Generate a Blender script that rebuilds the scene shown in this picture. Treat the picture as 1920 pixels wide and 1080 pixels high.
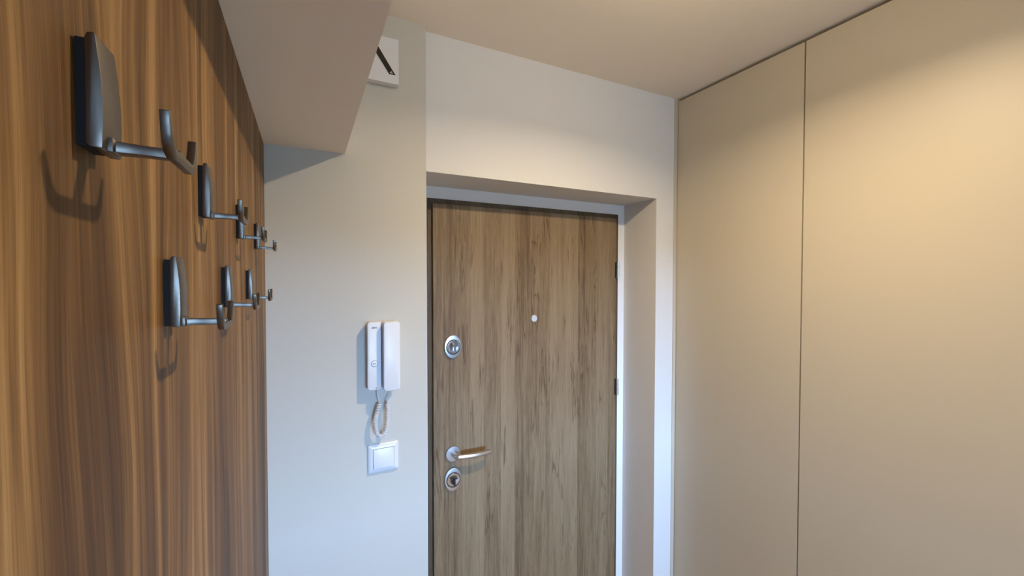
import bpy, bmesh, math, random
from mathutils import Vector, Matrix

for o in list(bpy.data.objects):
    bpy.data.objects.remove(o, do_unlink=True)
scene = bpy.context.scene
C = scene.collection
E = 1.76                       # eye height above the floor

# ------------------------------------------------------------------ camera
cam_d = bpy.data.cameras.new('camera')
cam = bpy.data.objects.new('camera', cam_d)
C.objects.link(cam)
cam_d.sensor_width = 36.0
cam_d.lens = 775.2 / 1920 * 36.0
cam_d.clip_start = 0.01
_y, _p, _r = math.radians(26.4706), math.radians(-1.2502), math.radians(0.0562)
fw = Vector((math.sin(_y) * math.cos(_p), math.cos(_y) * math.cos(_p), math.sin(_p)))
rt = Vector((math.cos(_y), -math.sin(_y), 0))
up = rt.cross(fw)
rt, up = math.cos(_r) * rt + math.sin(_r) * up, -math.sin(_r) * rt + math.cos(_r) * up
cam.matrix_world = Matrix(((rt.x, up.x, -fw.x, 0), (rt.y, up.y, -fw.y, 0), (rt.z, up.z, -fw.z, E), (0, 0, 0, 1)))
scene.camera = cam

# ------------------------------------------------------------------ sky, daylight, exposure
SKY = 225.0
LAMP_W = 28.0
world = bpy.data.worlds.new('sky')
scene.world = world
world.use_nodes = True
bg = world.node_tree.nodes['Background']
bg.inputs['Color'].default_value = (0.335, 0.58, 1.0, 1)
bg.inputs['Strength'].default_value = SKY
WX0, WX1, WZ0, WZ1, WY = 0.15, 1.45, 0.95, 1.90, -4.0      # window opening behind the camera
pl = bpy.data.lights.new('daylight_portal', 'AREA')
pl.shape = 'RECTANGLE'
pl.size = WX1 - WX0
pl.size_y = WZ1 - WZ0
pl.cycles.is_portal = True
po = bpy.data.objects.new('daylight_portal', pl)
po.location = ((WX0 + WX1) / 2, WY - 0.06, (WZ0 + WZ1) / 2)
po.rotation_euler = (math.radians(90), 0, 0)
C.objects.link(po)
vs = scene.view_settings
vs.view_transform = 'Standard'
vs.look = 'None'
vs.gamma = 1.0
vs.use_curve_mapping = False
vs.exposure = -0.60

# ------------------------------------------------------------------ geometry helpers
def box(bm, x0, x1, y0, y1, z0, z1):
    v = [bm.verts.new(p) for p in ((x0, y0, z0), (x1, y0, z0), (x1, y1, z0), (x0, y1, z0),
                                   (x0, y0, z1), (x1, y0, z1), (x1, y1, z1), (x0, y1, z1))]
    for f in ((3, 2, 1, 0), (4, 5, 6, 7), (0, 1, 5, 4), (1, 2, 6, 5), (2, 3, 7, 6), (3, 0, 4, 7)):
        bm.faces.new([v[i] for i in f])

def prism(bm, pts, axis, a, b):
    """extrude a closed 2-D polygon along an axis from a to b"""
    def mk(p, t):
        if axis == 'x': return (t, p[0], p[1])
        if axis == 'y': return (p[0], t, p[1])
        return (p[0], p[1], t)
    A = [bm.verts.new(mk(p, a)) for p in pts]
    B = [bm.verts.new(mk(p, b)) for p in pts]
    n = len(pts)
    bm.faces.new(A)
    bm.faces.new(B[::-1])
    for i in range(n):
        bm.faces.new((A[i], B[i], B[(i + 1) % n], A[(i + 1) % n]))
    bmesh.ops.recalc_face_normals(bm, faces=bm.faces)

def rrect(x0, x1, z0, z1, r, n=6):
    out = []
    for cx, cz, a0 in ((x1 - r, z1 - r, 0), (x0 + r, z1 - r, 90), (x0 + r, z0 + r, 180), (x1 - r, z0 + r, 270)):
        for i in range(n + 1):
            a = math.radians(a0 + 90 * i / n)
            out.append((cx + r * math.cos(a), cz + r * math.sin(a)))
    return out

def ellipse(cx, cz, rx, rz, n=40):
    return [(cx + rx * math.cos(2 * math.pi * i / n), cz + rz * math.sin(2 * math.pi * i / n)) for i in range(n)]

def stack_y(bm, loops):
    """loft of 2-D loops [(pts, y), ...] along y, capped at both ends"""
    rings = [[bm.verts.new((p[0], y, p[1])) for p in pts] for pts, y in loops]
    n = len(rings[0])
    for a, b in zip(rings, rings[1:]):
        for i in range(n):
            bm.faces.new((a[i], a[(i + 1) % n], b[(i + 1) % n], b[i]))
    bm.faces.new(rings[0][::-1])
    bm.faces.new(rings[-1])
    bmesh.ops.recalc_face_normals(bm, faces=bm.faces)

def sweep(bm, path, rad, sides=10, closed=False):
    path = [Vector(p) for p in path]
    n = len(path)
    rads = rad if isinstance(rad, (list, tuple)) else [rad] * n
    t0 = (path[1] - path[0]).normalized()
    ref = Vector((0, 1, 0)) if abs(t0.y) < 0.9 else Vector((0, 0, 1))
    nrm = (ref - t0 * ref.dot(t0)).normalized()
    rings = []
    for i in range(n):
        t = (path[min(i + 1, n - 1)] - path[max(i - 1, 0)]).normalized()
        nrm = (nrm - t * nrm.dot(t)).normalized()
        bn = t.cross(nrm)
        rings.append([bm.verts.new(path[i] + rads[i] * (math.cos(2 * math.pi * k / sides) * nrm + math.sin(2 * math.pi * k / sides) * bn)) for k in range(sides)])
    for a, b in zip(rings, rings[1:]):
        for k in range(sides):
            bm.faces.new((a[k], a[(k + 1) % sides], b[(k + 1) % sides], b[k]))
    bm.faces.new(rings[0][::-1])
    bm.faces.new(rings[-1])
    bmesh.ops.recalc_face_normals(bm, faces=bm.faces)

def bevel(bm, w, seg=2, ang=25):
    ed = [e for e in bm.edges if len(e.link_faces) == 2 and e.calc_face_angle(0) > math.radians(ang)]
    bmesh.ops.bevel(bm, geom=ed, offset=w, segments=seg, profile=0.5, affect='EDGES', clamp_overlap=True)

def obj(name, bm, mat, parent=None, smooth=False, origin=None):
    """link a bmesh as ONE mesh object; origin = point the mesh is made local to"""
    if origin is not None:
        bmesh.ops.translate(bm, verts=bm.verts, vec=-Vector(origin))
    me = bpy.data.meshes.new(name)
    bm.to_mesh(me)
    bm.free()
    if smooth:
        me.shade_smooth()
        me.set_sharp_from_angle(angle=math.radians(35))
    me.materials.append(mat)
    o = bpy.data.objects.new(name, me)
    C.objects.link(o)
    if origin is not None and parent is None:
        o.location = origin
    if parent is not None:
        o.parent = parent
    return o

def tag(o, label=None, cat=None, group=None, kind=None):
    for k, v in (('label', label), ('category', cat), ('group', group), ('kind', kind)):
        if v: o[k] = v
    return o

def empty(name, loc):
    o = bpy.data.objects.new(name, None)
    o.empty_display_size = 0.02
    o.location = loc
    C.objects.link(o)
    return o

def bx(*a):
    bm = bmesh.new(); box(bm, *a); return bm

def struct(name, bm, mat, label, cat):
    return tag(obj(name, bm, mat), label, cat, kind='structure')

# ------------------------------------------------------------------ materials
def srgb(r, g, b):
    f = lambda c: (c / 255 / 12.92) if c / 255 <= 0.04045 else ((c / 255 + 0.055) / 1.055) ** 2.4
    return (f(r), f(g), f(b), 1)

def mat_base(name, col, rough=0.5, metal=0.0, spec=0.5):
    m = bpy.data.materials.new(name)
    m.use_nodes = True
    b = m.node_tree.nodes['Principled BSDF']
    b.inputs['Base Color'].default_value = col if len(col) == 4 else (*col, 1)
    b.inputs['Roughness'].default_value = rough
    b.inputs['Metallic'].default_value = metal
    b.inputs['Specular IOR Level'].default_value = spec
    return m, m.node_tree, b

def coords(nt, scale, loc=(0, 0, 0)):
    tc = nt.nodes.new('ShaderNodeTexCoord')
    mp = nt.nodes.new('ShaderNodeMapping')
    mp.inputs['Scale'].default_value = scale
    mp.inputs['Location'].default_value = loc
    nt.links.new(tc.outputs['Object'], mp.inputs['Vector'])
    return mp.outputs['Vector']

def noise(nt, vec, scale, detail=3, rough=0.55, dist=0.0):
    n = nt.nodes.new('ShaderNodeTexNoise')
    n.inputs['Scale'].default_value = scale
    n.inputs['Detail'].default_value = detail
    n.inputs['Roughness'].default_value = rough
    n.inputs['Distortion'].default_value = dist
    nt.links.new(vec, n.inputs['Vector'])
    return n.outputs['Fac']

def math_n(nt, op, a, b=None, clamp=False):
    n = nt.nodes.new('ShaderNodeMath')
    n.operation = op
    n.use_clamp = clamp
    for i, v in enumerate((a, b)):
        if v is None: continue
        if isinstance(v, (int, float)): n.inputs[i].default_value = v
        else: nt.links.new(v, n.inputs[i])
    return n.outputs[0]

def ramp(nt, fac, stops):
    r = nt.nodes.new('ShaderNodeValToRGB')
    el = r.color_ramp.elements
    el[0].position, el[0].color = stops[0][0], (*stops[0][1], 1)
    el[1].position, el[1].color = stops[-1][0], (*stops[-1][1], 1)
    for p, c in stops[1:-1]:
        e = el.new(p); e.color = (*c, 1)
    nt.links.new(fac, r.inputs['Fac'])
    return r.outputs['Color']

def mixc(nt, fac, a, b, mode='MIX'):
    n = nt.nodes.new('ShaderNodeMix')
    n.data_type = 'RGBA'
    n.blend_type = mode
    for s, v in ((0, fac), (6, a), (7, b)):
        if isinstance(v, (int, float)): n.inputs[s].default_value = v
        elif isinstance(v, tuple): n.inputs[s].default_value = v
        else: nt.links.new(v, n.inputs[s])
    return n.outputs[2]

def bump(nt, b, h, strength, dist=0.001):
    n = nt.nodes.new('ShaderNodeBump')
    n.inputs['Strength'].default_value = strength
    n.inputs['Distance'].default_value = dist
    nt.links.new(h, n.inputs['Height'])
    nt.links.new(n.outputs['Normal'], b.inputs['Normal'])

def paint(name, col, rough=0.75, tex=90, st=0.08, spec=0.25):
    m, nt, b = mat_base(name, col, rough, spec=spec)
    v = coords(nt, (1, 1, 1))
    f = noise(nt, v, tex, 3)
    bump(nt, b, f, st, 0.0008)
    g = noise(nt, v, 2.2, 2)
    dark = tuple(c * 0.95 for c in col[:3]) + (1,)
    nt.links.new(mixc(nt, g, (*col[:3], 1), dark), b.inputs['Base Color'])
    return m

def metal(name, col, rough, brushed=0.0):
    m, nt, b = mat_base(name, col, rough, 1.0)
    v = coords(nt, (1, 1, 1))
    f = noise(nt, v, 400, 2)
    nt.links.new(math_n(nt, 'MULTIPLY_ADD', f, 0.12), b.inputs['Roughness'])
    b.inputs['Roughness'].links[0].from_node.inputs[2].default_value = rough - 0.06
    return m

def plastic(name, col, rough=0.3, spec=0.5):
    m, nt, b = mat_base(name, col, rough, spec=spec)
    f = noise(nt, coords(nt, (1, 1, 1)), 900, 2)
    bump(nt, b, f, 0.02, 0.0002)
    return m

# walnut decor panel: grain runs along z, across y
def walnut():
    m, nt, b = mat_base('walnut_decor', (0.2, 0.1, 0.04), 0.5, spec=0.2)
    wob = noise(nt, coords(nt, (1, 5.0, 1.5)), 1.0, 2)
    tc = nt.nodes.new('ShaderNodeTexCoord')
    sp = nt.nodes.new('ShaderNodeSeparateXYZ')
    nt.links.new(tc.outputs['Object'], sp.inputs[0])
    cb = nt.nodes.new('ShaderNodeCombineXYZ')
    nt.links.new(math_n(nt, 'ADD', sp.outputs['Y'], math_n(nt, 'MULTIPLY', math_n(nt, 'SUBTRACT', wob, 0.5), 0.10)), cb.inputs[1])
    nt.links.new(sp.outputs['Z'], cb.inputs[2])
    def wv(scale, loc):
        mp = nt.nodes.new('ShaderNodeMapping')
        mp.inputs['Scale'].default_value = scale
        mp.inputs['Location'].default_value = loc
        nt.links.new(cb.outputs[0], mp.inputs['Vector'])
        return mp.outputs['Vector']
    broad = noise(nt, wv((1, 15, 0.55), (0, 3.1, 0)), 1.0, 3, 0.6, 0.6)
    mid = noise(nt, wv((1, 60, 1.5), (0, 0.7, 2.0)), 1.0, 4, 0.62, 0.5)
    fine = noise(nt, wv((1, 230, 2.4), (0, 7.0, 0)), 1.0, 4, 0.7, 0.2)
    pore = noise(nt, wv((1, 760, 12.0), (0, 0, 0)), 1.0, 2, 0.6)
    s = math_n(nt, 'ADD', math_n(nt, 'MULTIPLY', broad, 0.86), math_n(nt, 'MULTIPLY', mid, 0.40))
    s = math_n(nt, 'ADD', s, math_n(nt, 'MULTIPLY', fine, 0.36))
    s = math_n(nt, 'ADD', s, math_n(nt, 'MULTIPLY', wob, 0.10))
    s = math_n(nt, 'SUBTRACT', s, 0.355)
    col = ramp(nt, s, [(0.28, (0.040, 0.018, 0.006)), (0.42, (0.100, 0.050, 0.016)), (0.52, (0.175, 0.094, 0.032)),
                       (0.62, (0.265, 0.153, 0.058)), (0.76, (0.390, 0.250, 0.110))])
    pf = ramp(nt, pore, [(0.36, (0.62, 0.62, 0.62)), (0.50, (1, 1, 1))])
    nt.links.new(mixc(nt, 0.70, col, pf, 'MULTIPLY'), b.inputs['Base Color'])
    bump(nt, b, fine, 0.06, 0.0006)
    return m

# oak decor of the entrance door: printed staves, grain along z, across x
def oak(name, k=1.0):
    m, nt, b = mat_base(name, (0.3, 0.22, 0.14), 0.55, spec=0.3)
    tc = nt.nodes.new('ShaderNodeTexCoord')
    sp = nt.nodes.new('ShaderNodeSeparateXYZ')
    nt.links.new(tc.outputs['Object'], sp.inputs[0])
    vo = nt.nodes.new('ShaderNodeTexVoronoi')
    vo.voronoi_dimensions = '1D'
    vo.inputs['Scale'].default_value = 15.0
    nt.links.new(math_n(nt, 'ADD', sp.outputs['X'], 3.37), vo.inputs['W'])
    st = nt.nodes.new('ShaderNodeSeparateColor')
    nt.links.new(vo.outputs['Color'], st.inputs[0])
    # shift the grain of every stave along z
    cmb = nt.nodes.new('ShaderNodeCombineXYZ')
    nt.links.new(sp.outputs['X'], cmb.inputs[0])
    nt.links.new(math_n(nt, 'MULTIPLY', st.outputs[1], 5.0), cmb.inputs[1])
    nt.links.new(math_n(nt, 'ADD', sp.outputs['Z'], math_n(nt, 'MULTIPLY', st.outputs[0], 7.0)), cmb.inputs[2])
    def mapped(scale):
        mp = nt.nodes.new('ShaderNodeMapping')
        mp.inputs['Scale'].default_value = scale
        nt.links.new(cmb.outputs[0], mp.inputs['Vector'])
        return mp.outputs['Vector']
    g1 = noise(nt, mapped((24, 1, 1.1)), 1.0, 5, 0.66, 1.0)
    g2 = noise(nt, mapped((150, 1, 5)), 1.0, 4, 0.65, 0.4)
    g3 = noise(nt, mapped((420, 1, 24)), 1.0, 3, 0.6)
    s = math_n(nt, 'ADD', math_n(nt, 'MULTIPLY', g1, 0.40), math_n(nt, 'MULTIPLY', g2, 0.36))
    s = math_n(nt, 'ADD', s, math_n(nt, 'MULTIPLY', st.outputs[2], 0.14))
    s = math_n(nt, 'ADD', s, math_n(nt, 'MULTIPLY', g3, 0.20))
    stops = [(0.37, (0.115, 0.070, 0.034)), (0.50, (0.212, 0.142, 0.076)), (0.58, (0.268, 0.188, 0.106)), (0.72, (0.332, 0.242, 0.146))]
    col = ramp(nt, s, [(p, tuple(c * k for c in q)) for p, q in stops])
    # dark cracks and knots of the print
    cr = noise(nt, mapped((24, 1, 1.3)), 1.0, 3, 0.55, 1.4)
    ridge = math_n(nt, 'ABSOLUTE', math_n(nt, 'SUBTRACT', cr, 0.5))
    gate = noise(nt, mapped((9, 1, 2.6)), 1.0, 2, 0.5)
    lines = ramp(nt, math_n(nt, 'ADD', ridge, math_n(nt, 'MULTIPLY', math_n(nt, 'SUBTRACT', 0.57, gate, True), 0.6)),
                 [(0.000, (0.32, 0.26, 0.20)), (0.010, (0.70, 0.64, 0.58)), (0.030, (1, 1, 1))])
    nt.links.new(mixc(nt, 0.85, col, lines, 'MULTIPLY'), b.inputs['Base Color'])
    bump(nt, b, g2, 0.10, 0.0006)
    return m

M = {}
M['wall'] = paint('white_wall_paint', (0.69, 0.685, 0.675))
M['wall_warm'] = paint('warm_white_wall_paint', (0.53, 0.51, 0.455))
M['ceiling'] = paint('ceiling_paint', (0.88, 0.81, 0.71))
M['surround'] = paint('white_surround_paint', (0.82, 0.82, 0.83), 0.6)
M['floor'] = paint('floor_bounce_tone', (0.68, 0.50, 0.32), 0.5)  # unseen floor, colour raised for warm bounce onto ceiling and lintel
M['render'] = paint('baffle_grey', (0.22, 0.21, 0.20), 0.9, 30)
M['ground'] = paint('ground', (0.07, 0.075, 0.06), 0.9, 3)
M['cashmere'] = paint('cashmere_matt_board', (0.515, 0.46, 0.365), 0.45, 700, 0.03, 0.35)
M['carcass'] = paint('shade_dark_carcass', (0.05, 0.036, 0.024), 0.7)  # board darkened so the gaps between doors read as shade
M['walnut'] = walnut()
M['oak'] = oak('oak_door_decor', 0.88)
M['oak_dark'] = oak('oak_frame_decor', 0.42)
M['nickel'] = metal('satin_dark_nickel', (0.170, 0.148, 0.124), 0.38)
M['black'] = plastic('black_parts_and_shade', (0.012, 0.010, 0.009), 0.6, 0.2)
M['steel'] = metal('satin_steel', (0.58, 0.58, 0.59), 0.30)
M['chrome'] = metal('chrome', (0.68, 0.68, 0.70), 0.14)
M['dark_metal'] = metal('dark_metal', (0.07, 0.062, 0.055), 0.45)
M['plastic'] = plastic('white_plastic', (0.67, 0.675, 0.69), 0.35, 0.4)
M['plastic_grey'] = plastic('grey_white_plastic', (0.62, 0.60, 0.58), 0.4)
M['gloss_black'] = plastic('gloss_black', (0.015, 0.014, 0.014), 0.08)
M['groove'] = plastic('grey_groove', (0.22, 0.22, 0.23), 0.5)
M['ink'] = plastic('dark_print', (0.03, 0.035, 0.05), 0.5)
M['nickel_pale'] = metal('pale_nickel', (0.80, 0.78, 0.76), 0.42)
m, nt, b = mat_base('lamp_lens', (1, 0.85, 0.65), 0.4)
b.inputs['Emission Color'].default_value = (1, 0.78, 0.52, 1)
b.inputs['Emission Strength'].default_value = 12
M['lens'] = m

# ------------------------------------------------------------------ key dimensions (fitted)
XP, XI, XC = -0.1065, 0.3699, 0.112           # panel face, end of intercom wall, bulkhead front
YI, YL, YD = 1.400, 1.4318, 1.6494            # intercom wall, lintel wall, door surround
XR, XG, XW = 1.4641, 1.5740, 1.5942           # right reveal, wall end, wardrobe face
ZC, ZT, ZS = E + 0.3914, E + 0.8569, E + 0.3753

# ------------------------------------------------------------------ the room
struct('floor', bx(-0.30, 2.30, -4.15, 1.80, -0.12, 0.0), M['floor'], 'pale floor of the hallway, tone set for bounce light', 'floor')
struct('ceiling', bx(-0.30, 2.30, -4.15, 1.80, ZT, ZT + 0.15), M['ceiling'], 'plain pale ceiling over the hallway', 'ceiling')
struct('wall_left', bx(-0.30, XP - 0.018, -4.00, YI, 0, ZT), M['wall'], 'plain wall behind the walnut coat panel', 'wall')
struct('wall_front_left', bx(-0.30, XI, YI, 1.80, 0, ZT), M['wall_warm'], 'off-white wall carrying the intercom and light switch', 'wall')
bm = bmesh.new()
prism(bm, [(XI, ZS), (XR, ZS), (XR, 0), (2.30, 0), (2.30, ZT), (XI, ZT)], 'y', YL, 1.80)
struct('wall_front', bm, M['wall'], 'white plastered wall and lintel around the recessed entrance door', 'wall')
FX0, FX1, FZ = 0.438, 1.4195, E + 0.3262      # outside of the door frame
bm = bmesh.new()
prism(bm, [(XI, 0), (FX0, 0), (FX0, FZ), (FX1, FZ), (FX1, 0), (XR, 0), (XR, ZS), (XI, ZS)], 'y', YD, 1.78)
struct('trim_1', bm, M['surround'], 'flat white surround around the oak entrance door', 'door surround')
bm = bmesh.new()
prism(bm, [(-0.30, 0), (2.30, 0), (2.30, WZ0), (-0.30, WZ0)], 'y', WY - 0.15, WY)
prism(bm, [(-0.30, WZ0), (WX0, WZ0), (WX0, WZ1), (WX1, WZ1), (WX1, WZ0), (2.30, WZ0), (2.30, ZT), (-0.30, ZT)], 'y', WY - 0.15, WY)
struct('wall_back', bm, M['wall'], 'white wall with window opening behind the hallway', 'wall')
struct('wall_right', bx(2.22, 2.30, -4.00, YL, 0, ZT), M['wall'], 'plain wall behind the wardrobe', 'wall')
g = struct('ground', bx(-400, 400, -900, WY - 0.6, -3.3, -3.0), M['ground'], 'ground outside below the window opening', 'ground')

# loggia outside the window, unseen, added to cut steep and lateral daylight
bm = bmesh.new()
box(bm, -0.45, 2.05, WY - 1.95, WY - 0.16, 1.96, 2.16)
box(bm, -0.45, -0.25, WY - 1.95, WY - 0.16, -0.2, 1.96)
box(bm, 1.85, 2.05, WY - 1.95, WY - 0.16, -0.2, 1.96)
box(bm, -0.25, 1.85, WY - 1.95, WY - 0.16, -0.2, -0.02)
struct('daylight_baffle', bm, M['render'], 'unseen added loggia outside the window behind the hallway', 'baffle')

# plastered box running along the ceiling above the coat panel
bm = bmesh.new()
box(bm, XP - 0.018, XC, -4.00, YI, ZC, ZT)
bevel(bm, 0.0012, 2)
struct('trim_2', bm, M['ceiling'], 'pale boxed bulkhead below the ceiling above the coat hooks', 'bulkhead')

# entrance door: frame, leaf and furniture
LX0, LX1, LZ, LY = 0.4578, 1.3968, E + 0.3030, 1.629
door = tag(empty('door_1', (0.93, YD, 0)), 'wood grain entrance door with steel locks and lever handle', 'door', kind='structure')
D0 = door.location
def dpart(name, bm, mat, parent=door, smooth=False):
    return obj(name, bm, mat, parent, smooth, D0)
IX0, IX1, IZ = 0.4560, 1.4010, E + 0.3000
for nm, pts in (('frame_jamb', [(FX0, 0), (IX0, 0), (IX0, IZ), (FX0, FZ)]),
                ('frame_jamb', [(FX1, 0), (FX1, FZ), (IX1, IZ), (IX1, 0)]),
                ('frame_head', [(FX0 + .0012, FZ), (IX0 + .0012, IZ), (IX1 - .0012, IZ), (FX1 - .0012, FZ)])):
    bm = bmesh.new(); prism(bm, pts, 'y', 1.643, 1.72); bevel(bm, 0.0008, 1)
    dpart(nm, bm, M['oak_dark'])
dpart('gap_shade_sheet', bx(FX0 + .002, FX1 - .002, 1.725, 1.74, 0, FZ - .002), M['black'])  # black sheet behind the leaf, stands in for shade in the frame gap
bm = bmesh.new(); box(bm, LX0, LX1, LY, 1.70, 0.01, LZ); bevel(bm, 0.0015, 2)
leaf = dpart('door_leaf', bm, M['oak'])

def lock(cx, cz, turn):
    """oval plate with round turn disc"""
    bm = bmesh.new()
    rx, rz = 0.0372, 0.0488
    stack_y(bm, [(ellipse(cx, cz, rx, rz), LY + .001), (ellipse(cx, cz, rx, rz), LY - .006),
                 (ellipse(cx, cz, rx * .95, rz * .96), LY - .0095), (ellipse(cx, cz, rx * .80, rz * .80), LY - .0105)])
    plate = dpart('lock_plate', bm, M['steel'], door, True)
    plate['label'] = 'oval steel lock plate'
    bm = bmesh.new()
    r = 0.0305
    stack_y(bm, [(ellipse(cx, cz - .001, r, r * 1.04), LY - .008), (ellipse(cx, cz - .001, r, r * 1.04), LY - .0109)])
    dpart('turn_recess', bm, M['dark_metal'], plate, True)
    bm = bmesh.new()
    r = 0.0275
    stack_y(bm, [(ellipse(cx, cz, r, r), LY - .008), (ellipse(cx, cz, r, r), LY - .0125), (ellipse(cx, cz, r * .93, r * .93), LY - .0145),
                 (ellipse(cx, cz, r * .80, r * .80), LY - .0148), (ellipse(cx, cz, r * .45, r * .45), LY - .0125)])
    dpart('turn_disc', bm, M['chrome'], plate, True)
    bm = bmesh.new()
    if turn == 'knob':
        pts = rrect(cx - .0050, cx + .0050, cz - .0170, cz + .0170, .0045)
        stack_y(bm, [(pts, LY - .012), ([(cx + (p[0] - cx) * .8, cz + (p[1] - cz) * .9) for p in pts], LY - .026),
                     ([(cx + (p[0] - cx) * 1.1, cz + (p[1] - cz) * 1.0) for p in pts], LY - .034),
                     ([(cx + (p[0] - cx) * .7, cz + (p[1] - cz) * .85) for p in pts], LY - .0365)])
        dpart('thumb_turn', bm, M['chrome'], plate, True)
    else:
        pts = rrect(cx - .0042, cx + .0042, cz - .020, cz + .012, .0038)
        stack_y(bm, [(pts, LY - .012), (pts, LY - .028), ([(cx + (p[0] - cx) * .7, cz + (p[1] - cz) * .9) for p in pts], LY - .030)])
        dpart('thumb_turn', bm, M['dark_metal'], plate, True)
        bm = bmesh.new()
        pts = rrect(cx - .014, cx + .014, cz + .004, cz + .012, .003)
        stack_y(bm, [(pts, LY - .013), (pts, LY - .022)])
        dpart('turn_wing', bm, M['dark_metal'], plate, True)
lock(0.5375, E - 0.2785, 'knob')
lock(0.5370, E - 0.8280, 'wing')

# lever handle
hx, hz = 0.5382, E - 0.7225
bm = bmesh.new()
r = 0.0325
stack_y(bm, [(ellipse(hx, hz, r, r), LY + .001), (ellipse(hx, hz, r, r), LY - .006), (ellipse(hx, hz, r * .95, r * .95), LY - .0085),
             (ellipse(hx, hz, r * .6, r * .6), LY - .0092)])
rose = dpart('handle_rose', bm, M['steel'], door, True)
bm = bmesh.new()
path = [(hx, LY - .004, hz), (hx, LY - .020, hz), (hx, LY - .036, hz)]
for i in range(1, 7):
    a = math.radians(90 * i / 6)
    path.append((hx + .012 * (1 - math.cos(a)), LY - .036 - .012 * math.sin(a), hz))
for i in range(1, 13):
    t = i / 12
    path.append((hx + .012 + .132 * t, LY - .048 - .007 * math.sin(math.pi * t), hz - .002 * math.sin(math.pi * t * .5)))
path.append(Vector(path[-1]) + Vector((.0015, 0, 0)))
sweep(bm, path, [.0102] * (len(path) - 1) + [.0085], 16)
dpart('lever', bm, M['steel'], rose, True)

# peephole cover and hinges
bm = bmesh.new()
px_, pz_ = 0.9225, E - 0.1783
stack_y(bm, [(ellipse(px_, pz_, .0150, .0165, 28), LY + .001), (ellipse(px_, pz_, .0150, .0165, 28), LY - .003), (ellipse(px_, pz_, .0140, .0155, 28), LY - .004)])
pe = dpart('peephole', bm, M['nickel_pale'], door, True)
pe['label'] = 'small round pale metal peephole'
for s in (-1, 1):
    bm = bmesh.new()
    zc = pz_ + s * 0.0138
    stack_y(bm, [(ellipse(px_, zc, .0012, .0014, 12), LY - .003), (ellipse(px_, zc, .0012, .0014, 12), LY - .0043)])
    dpart('peephole_notch', bm, M['black'], pe)
for z0, z1 in ((E + 0.0045, E + 0.085), (E - 0.585, E - 0.503)):
    hg = None
    h = (z1 - z0)
    xh, yh = 1.3995, 1.6205
    parts = ((0, .30), (.315, .685), (.70, 1.0))
    for k, (a, c) in enumerate(parts):
        bm = bmesh.new()
        sweep(bm, [(xh, yh, z0 + h * a), (xh, yh, z0 + h * c)], .0068, 14)
        o = dpart('hinge' if k == 0 else 'hinge_knuckle', bm, M['steel'], door if hg is None else hg, True)
        hg = hg or o
    dpart('hinge_leaf', bx(xh - .0105, xh - .004, LY - .003, LY + .02, z0, z1), M['dark_metal'], hg)

# ------------------------------------------------------------------ wardrobe along the right side
wr = tag(empty('wardrobe', (1.60, 0.33, 0)), 'floor to ceiling built-in wardrobe with plain matt beige doors', 'wardrobe')
W0 = wr.location
obj('body', bx(XW + 0.021, 2.215, -0.78, YL - 0.003, 0.0, ZT - 0.002), M['carcass'], wr, False, W0)
obj('plinth', bx(XW + 0.004, XW + 0.0205, -0.78, 1.424, 0.0, 0.078), M['cashmere'], wr, False, W0)
ys = [1.4285, 0.8661, 0.3190, -0.2281, -0.7752]
for a, c in zip(ys, ys[1:]):
    bm = bmesh.new()
    box(bm, XW, XW + 0.0195, c + 0.0024, a - 0.0024, 0.082, ZT - 0.0130)
    bevel(bm, 0.0008, 2)
    obj('door', bm, M['cashmere'], wr, False, W0)
bm = bmesh.new(); box(bm, XG + 0.0005, XW + 0.0195, YL - 0.0028, YL - 0.0004, 0.0, ZT - 0.004)
obj('filler_strip', bm, M['cashmere'], wr, False, W0)

# ------------------------------------------------------------------ walnut coat panel
bm = bmesh.new()
box(bm, XP - 0.0175, XP, -0.60, YI - 0.0022, 0.03, ZC - 0.0015)
bevel(bm, 0.0006, 1)
tag(obj('wall_cladding', bm, M['walnut']), 'tall walnut wood grain cladding on the wall behind the coat hooks', 'wall cladding')

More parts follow.
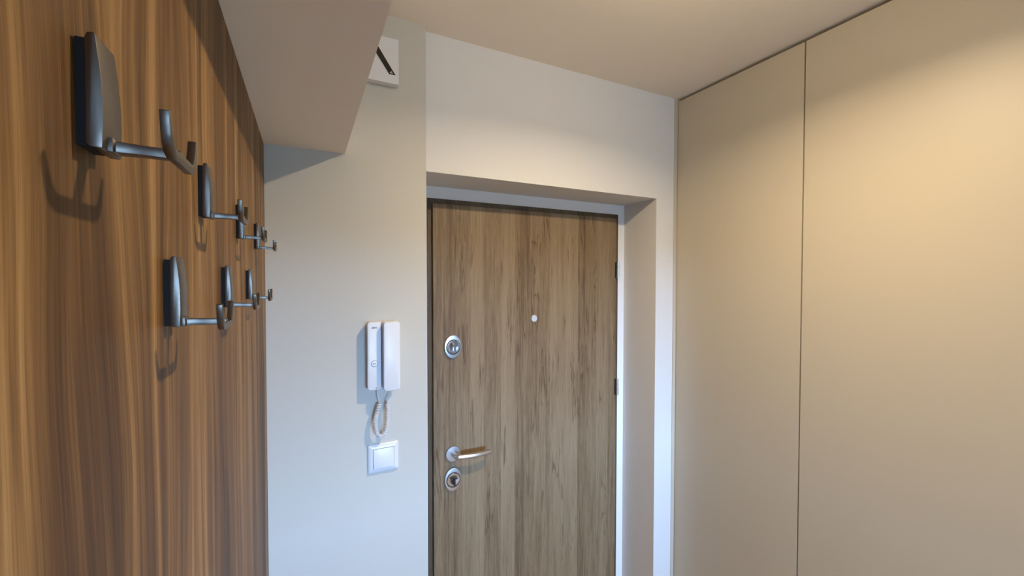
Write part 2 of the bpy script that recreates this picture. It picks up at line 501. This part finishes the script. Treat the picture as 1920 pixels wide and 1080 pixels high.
# ------------------------------------------------------------------ coat hooks
def make_hook():
    root = empty('coat_hook', (0, 0, 0))
    bm = bmesh.new(); box(bm, 0.0, 0.0045, -0.0105, 0.0105, -0.0290, 0.0270); bevel(bm, 0.001, 2)
    obj('mounting_plate', bm, M['black'], root, True)  # nickel plate coloured black, its shade is put into the colour
    # curved cover
    prof = [(0.0040, -0.0280), (0.0060, -0.0298), (0.0100, -0.0302)]
    for i in range(11):
        t = i / 10
        z = -0.0295 + t * 0.0590
        prof.append((0.0108 + 0.0014 * math.sin(math.pi * t) - 0.0022 * t, z))
    prof += [(0.0080, 0.0300), (0.0055, 0.0295), (0.0045, 0.0270)]
    bm = bmesh.new()
    prism(bm, [(p[0], p[1]) for p in prof], 'y', -0.0125, 0.0125)
    bevel(bm, 0.0010, 2, 40)
    obj('cover', bm, M['nickel'], root, True)
    bm = bmesh.new()
    sec = lambda x, hw, z0, z1: [(x, -hw, z0), (x, hw, z0), (x, hw, z1), (x, -hw, z1)]
    st = [sec(0.0085, .0062, -.0300, -.0222), sec(0.0130, .0062, -.0300, -.0222), sec(0.0135, .0046, -.0296, -.0236), sec(0.0250, .0040, -.0296, -.0242), sec(0.0420, .0040, -.0300, -.0246)]
    rings = [[bm.verts.new(p) for p in s] for s in st]
    for a, c in zip(rings, rings[1:]):
        for i in range(4):
            bm.faces.new((a[i], a[(i + 1) % 4], c[(i + 1) % 4], c[i]))
    bm.faces.new(rings[0][::-1]); bm.faces.new(rings[-1])
    bmesh.ops.recalc_face_normals(bm, faces=bm.faces)
    bevel(bm, 0.0007, 2)
    obj('arm', bm, M['nickel'], root, True)
    # fork: flat bar bent to a wide u
    half = [(0.0, -0.0305), (0.0185, -0.0305), (0.0222, -0.0290), (0.0246, -0.0258), (0.0264, -0.0212), (0.0280, -0.0158), (0.0294, -0.0105)]
    hw_ = [.0030, .0030, .0031, .0030, .0026, .0022, .0018]
    cl = [(-y, z) for y, z in half[:0:-1]] + half
    wd = hw_[:0:-1] + hw_
    A, B = [], []
    for i, (y, z) in enumerate(cl):
        p, q = cl[max(i - 1, 0)], cl[min(i + 1, len(cl) - 1)]
        d = Vector((q[0] - p[0], q[1] - p[1])).normalized()
        n = Vector((-d.y, d.x))
        A.append((y + n.x * wd[i], z + n.y * wd[i])); B.append((y - n.x * wd[i], z - n.y * wd[i]))
    bm = bmesh.new()
    prism(bm, A + B[::-1], 'x', 0.0388, 0.0434)
    bevel(bm, 0.0006, 2, 40)
    obj('fork', bm, M['nickel'], root, True)
    return root

hooks = [(0.3060, 0.0990, 'satin nickel two-prong coat hook, upper row, fourth from the intercom wall'),
         (0.5790, 0.0990, 'satin nickel two-prong coat hook, upper row, third from the intercom wall'),
         (0.8520, 0.0990, 'satin nickel two-prong coat hook, upper row, second from the intercom wall'),
         (1.1250, 0.0990, 'satin nickel two-prong coat hook, upper row, next to the intercom wall'),
         (0.4500, -0.0110, 'satin nickel two-prong coat hook, lower row, third from the intercom wall'),
         (0.7110, -0.0110, 'satin nickel two-prong coat hook, lower row, second from the intercom wall'),
         (0.9720, -0.0110, 'satin nickel two-prong coat hook, lower row, next to the intercom wall')]
proto = make_hook()
kids = list(proto.children)
for i, (y, z, lab) in enumerate(hooks):
    if i == 0:
        h = proto
    else:
        h = proto.copy(); C.objects.link(h)
        for k in kids:
            c = k.copy(); C.objects.link(c); c.parent = h
    h.location = (XP, y, E + z)
    tag(h, lab, 'coat hook', 'coat hooks on the walnut panel')

# ------------------------------------------------------------------ intercom handset
ic = tag(empty('intercom', (0.217, YI, E - 0.36)), 'white wall intercom with handset and coiled cord above the light switch', 'intercom')
I0 = ic.location
def ip(name, bm, mat, parent=ic, smooth=True):
    return obj(name, bm, mat, parent, smooth, I0)
def pad(x0, x1, z0, z1, r, yb, yf, soft=.002):
    bm = bmesh.new()
    stack_y(bm, [(rrect(x0, x1, z0, z1, r), yb), (rrect(x0, x1, z0, z1, r), yf + soft),
                 (rrect(x0 + soft * .3, x1 - soft * .3, z0 + soft * .3, z1 - soft * .3, r), yf + soft * .3),
                 (rrect(x0 + soft, x1 - soft, z0 + soft, z1 - soft, r), yf)])
    return bm
zt, zb = E - 0.1370, E - 0.3535
ip('back_plate', pad(0.1735, 0.2600, zb + .002, zt - .002, .010, YI, 1.383), M['plastic'])
body = ip('body', pad(0.1714, 0.2125, zb, zt, .0085, 1.387, 1.363), M['plastic'])
hs = ip('handset', pad(0.2165, 0.2680, zb - .002, zt + .001, .0095, 1.384, 1.338, .003), M['plastic'])
# name print, door key button, microphone hole
cu = bpy.data.curves.new('print', 'FONT')
cu.body = 'urmet'
cu.size = 0.0105
cu.align_x = 'CENTER'
cu.extrude = 0.00015
cu.offset = 0.0003
tmp = bpy.data.objects.new('print', cu)
C.objects.link(tmp)
bpy.context.view_layer.update()
me = bpy.data.meshes.new_from_object(tmp.evaluated_get(bpy.context.evaluated_depsgraph_get()))
bpy.data.objects.remove(tmp, do_unlink=True)
me.transform(Matrix.Translation(Vector((0.1920, 1.3629, E - 0.1578)) - I0) @ Matrix.Scale(0.62, 4, (1, 0, 0)) @ Matrix.Rotation(math.radians(90), 4, 'X'))
me.materials.clear(); me.materials.append(M['ink'])
pr = bpy.data.objects.new('name_print', me); C.objects.link(pr); pr.parent = body
bxc, bzc = 0.1922, E - 0.2690
bm = bmesh.new()
stack_y(bm, [(ellipse(bxc, bzc, .0108, .0108), 1.3640), (ellipse(bxc, bzc, .0108, .0108), 1.36285)])
ip('button_groove', bm, M['ink'], body)
bm = bmesh.new()
stack_y(bm, [(ellipse(bxc, bzc, .0098, .0098), 1.3640), (ellipse(bxc, bzc, .0098, .0098), 1.3620), (ellipse(bxc, bzc, .0088, .0088), 1.3612)])
btn = ip('door_button', bm, M['plastic'], body)
bm = bmesh.new()
ring = [(bxc - .0030 + .0020 * math.cos(a * math.pi / 8), 1.3612, bzc + .0020 * math.sin(a * math.pi / 8)) for a in range(17)]
sweep(bm, ring, .0005, 6)
sweep(bm, [(bxc - .001, 1.3612, bzc), (bxc + .0048, 1.3612, bzc)], .0005, 6)
sweep(bm, [(bxc + .0036, 1.3612, bzc), (bxc + .0036, 1.3612, bzc - .0016)], .0006, 6)
ip('key_symbol', bm, M['ink'], btn)
bm = bmesh.new()
stack_y(bm, [(ellipse(0.1965, zb + .0065, .0014, .0014, 12), 1.364), (ellipse(0.1965, zb + .0065, .0014, .0014, 12), 1.3626)])
ip('microphone_hole', bm, M['black'], body)
# cord: plain lead, coil, plain lead
ctr = [(0.2085, 1.376, -0.402), (0.2030, 1.374, -0.418), (0.1975, 1.373, -0.438), (0.1945, 1.372, -0.460), (0.1955, 1.372, -0.482),
       (0.2010, 1.373, -0.500), (0.2110, 1.374, -0.5085), (0.2210, 1.373, -0.503), (0.2280, 1.372, -0.488), (0.2310, 1.371, -0.465),
       (0.2320, 1.370, -0.440), (0.2325, 1.369, -0.418), (0.2325, 1.368, -0.402)]
ctr = [Vector((a, c, E + d)) for a, c, d in ctr]
def catmull(P, n):
    out = []
    for i in range(len(P) - 1):
        p0, p1, p2, p3 = P[max(i - 1, 0)], P[i], P[i + 1], P[min(i + 2, len(P) - 1)]
        for k in range(n):
            t = k / n
            out.append(0.5 * ((2 * p1) + (p2 - p0) * t + (2 * p0 - 5 * p1 + 4 * p2 - p3) * t * t + (3 * p1 - p0 - 3 * p2 + p3) * t ** 3))
    out.append(P[-1])
    return out
fine = catmull(ctr, 40)
L = [0.0]
for a, c in zip(fine, fine[1:]): L.append(L[-1] + (c - a).length)
TURNS, PER = 44, 14
pts = []
j = 0
for i in range(TURNS * PER + 1):
    s = L[-1] * i / (TURNS * PER)
    while j < len(L) - 2 and L[j + 1] < s: j += 1
    f = (s - L[j]) / (L[j + 1] - L[j])
    p = fine[j].lerp(fine[j + 1], f)
    t = (fine[min(j + 2, len(fine) - 1)] - fine[max(j - 1, 0)]).normalized()
    n1 = Vector((0, 1, 0)); n1 = (n1 - t * n1.dot(t)).normalized(); n2 = t.cross(n1)
    a = 2 * math.pi * i / PER
    pts.append(p + 0.0056 * (math.cos(a) * n1 + math.sin(a) * n2))
lead0 = catmull([Vector((0.2035, 1.380, zb + .004)), Vector((0.2040, 1.379, zb - .020)), Vector((0.2070, 1.380, E - .392)), pts[0]], 6)
lead1 = catmull([pts[-1], Vector((0.2300, 1.364, E - .396)), Vector((0.2350, 1.362, E - .3905)), Vector((0.2425, 1.362, E - .378)), Vector((0.2450, 1.362, zb + .002))], 6)
bm = bmesh.new()
sweep(bm, lead0[:-1] + pts + lead1[1:], 0.00155, 7)
ip('coiled_cord', bm, M['plastic'])

# ------------------------------------------------------------------ light switch
sw = tag(empty('light_switch', (0.222, YI, E - 0.635)), 'square white rocker light switch on the wall below the intercom', 'light switch')
S0 = sw.location
x0, x1, z0, z1 = 0.1742, 0.2712, E - 0.6330, E - 0.5390
bm = bmesh.new()
stack_y(bm, [(rrect(x0, x1, z0, z1, .005), YI), (rrect(x0, x1, z0, z1, .005), YI - .0045), (rrect(x0 + .0025, x1 - .0025, z0 + .0025, z1 - .0025, .004), YI - .0075),
             (rrect(x0 + .013, x1 - .013, z0 + .013, z1 - .013, .0015), YI - .0105)])
obj('frame', bm, M['plastic'], sw, True, S0)
bm = bmesh.new()
stack_y(bm, [(rrect(x0 + .0145, x1 - .0145, z0 + .0145, z1 - .0145, .001), YI - .0100), (rrect(x0 + .0145, x1 - .0145, z0 + .0145, z1 - .0145, .001), YI - .0108)])
obj('rocker_gap', bm, M['groove'], sw, False, S0)
bm = bmesh.new()
prism(bm, [(YI - .009, z0 + .0160), (YI - .0150, z0 + .0160), (YI - .0120, z1 - .0160), (YI - .009, z1 - .0160)], 'x', x0 + .0160, x1 - .0160)
bevel(bm, .0008, 2)
obj('rocker', bm, M['plastic'], sw, True, S0)

# ------------------------------------------------------------------ door chime high on the wall
ch = tag(empty('door_chime', (0.20, YI, E + 0.63)), 'white square door chime with black diagonal slot beside the bulkhead', 'door chime')
H0 = ch.location
x0, x1, z0, z1, yf = 0.126, 0.2735, E + 0.6265, E + 0.7690, 1.371
bm = bmesh.new(); box(bm, x0, x1, yf, YI - .004, z0, z1); bevel(bm, .0015, 2)
obj('casing', bm, M['plastic'], ch, True, H0)
obj('back_plate', bx(x0 + .004, x1 - .004, YI - .004, YI, z0 + .004, z1 - .004), M['plastic_grey'], ch, False, H0)
bm = bmesh.new()
prism(bm, [(0.2635, E + .6540), (0.2430, E + .6544), (0.1784, E + .7485), (0.1994, E + .7495)], 'y', yf + .001, yf - .0008)
slot = obj('diagonal_slot', bm, M['gloss_black'], ch, False, H0)
bm = bmesh.new()
prism(bm, [(0.2459, E + .6586), (0.2539, E + .6570), (0.2534, E + .6596), (0.2454, E + .6612)], 'y', yf - .0006, yf - .0011)
prism(bm, [(0.2492, E + .6623), (0.2504, E + .6620), (0.2519, E + .6648), (0.2506, E + .6651)], 'y', yf - .0006, yf - .0011)
obj('logo_print', bm, M['plastic'], slot, False, H0)

# ------------------------------------------------------------------ surface mounted ceiling spot
lx, ly, LH = 0.835, 0.555, 0.072
dl = tag(empty('ceiling_spotlight', (lx, ly, ZT)), 'small white round surface mounted spotlight on the hallway ceiling', 'ceiling lamp')
bm = bmesh.new()
n = 36
prof = [(.048, 0.0), (.048, -LH + .002), (.046, -LH), (.036, -LH), (.034, -LH + .004), (.034, 0.0)]
rings = [[bm.verts.new((r * math.cos(2 * math.pi * i / n), r * math.sin(2 * math.pi * i / n), z)) for i in range(n)] for r, z in prof]
for a, c in zip(rings, rings[1:] + rings[:1]):
    for i in range(n):
        bm.faces.new((a[i], a[(i + 1) % n], c[(i + 1) % n], c[i]))
bmesh.ops.recalc_face_normals(bm, faces=bm.faces)
obj('lamp_housing', bm, M['plastic'], dl, True)
bm = bmesh.new()
prism(bm, ellipse(0, 0, .0335, .0335, 32), 'z', -LH + .004, -LH + .008)
obj('lens', bm, M['lens'], dl)
ld = bpy.data.lights.new('spotlight_beam', 'AREA')
ld.shape = 'DISK'
ld.size = 0.065
ld.spread = math.radians(158)
ld.energy = LAMP_W
ld.color = (1.0, 0.80, 0.53)
lo = bpy.data.objects.new('spotlight_beam', ld)
lo.location = (0, 0, -LH - .004)
lo.parent = dl
C.objects.link(lo)
# added fill light below the lens, brightens lintel top and ceiling
pd = bpy.data.lights.new('spotlight_fill', 'POINT')
pd.energy = LAMP_W * 0.40
pd.color = ld.color
pd.shadow_soft_size = 0.014
pg = bpy.data.objects.new('spotlight_fill', pd)
pg.location = (0, 0, -LH - .017)
pg.parent = dl
C.objects.link(pg)
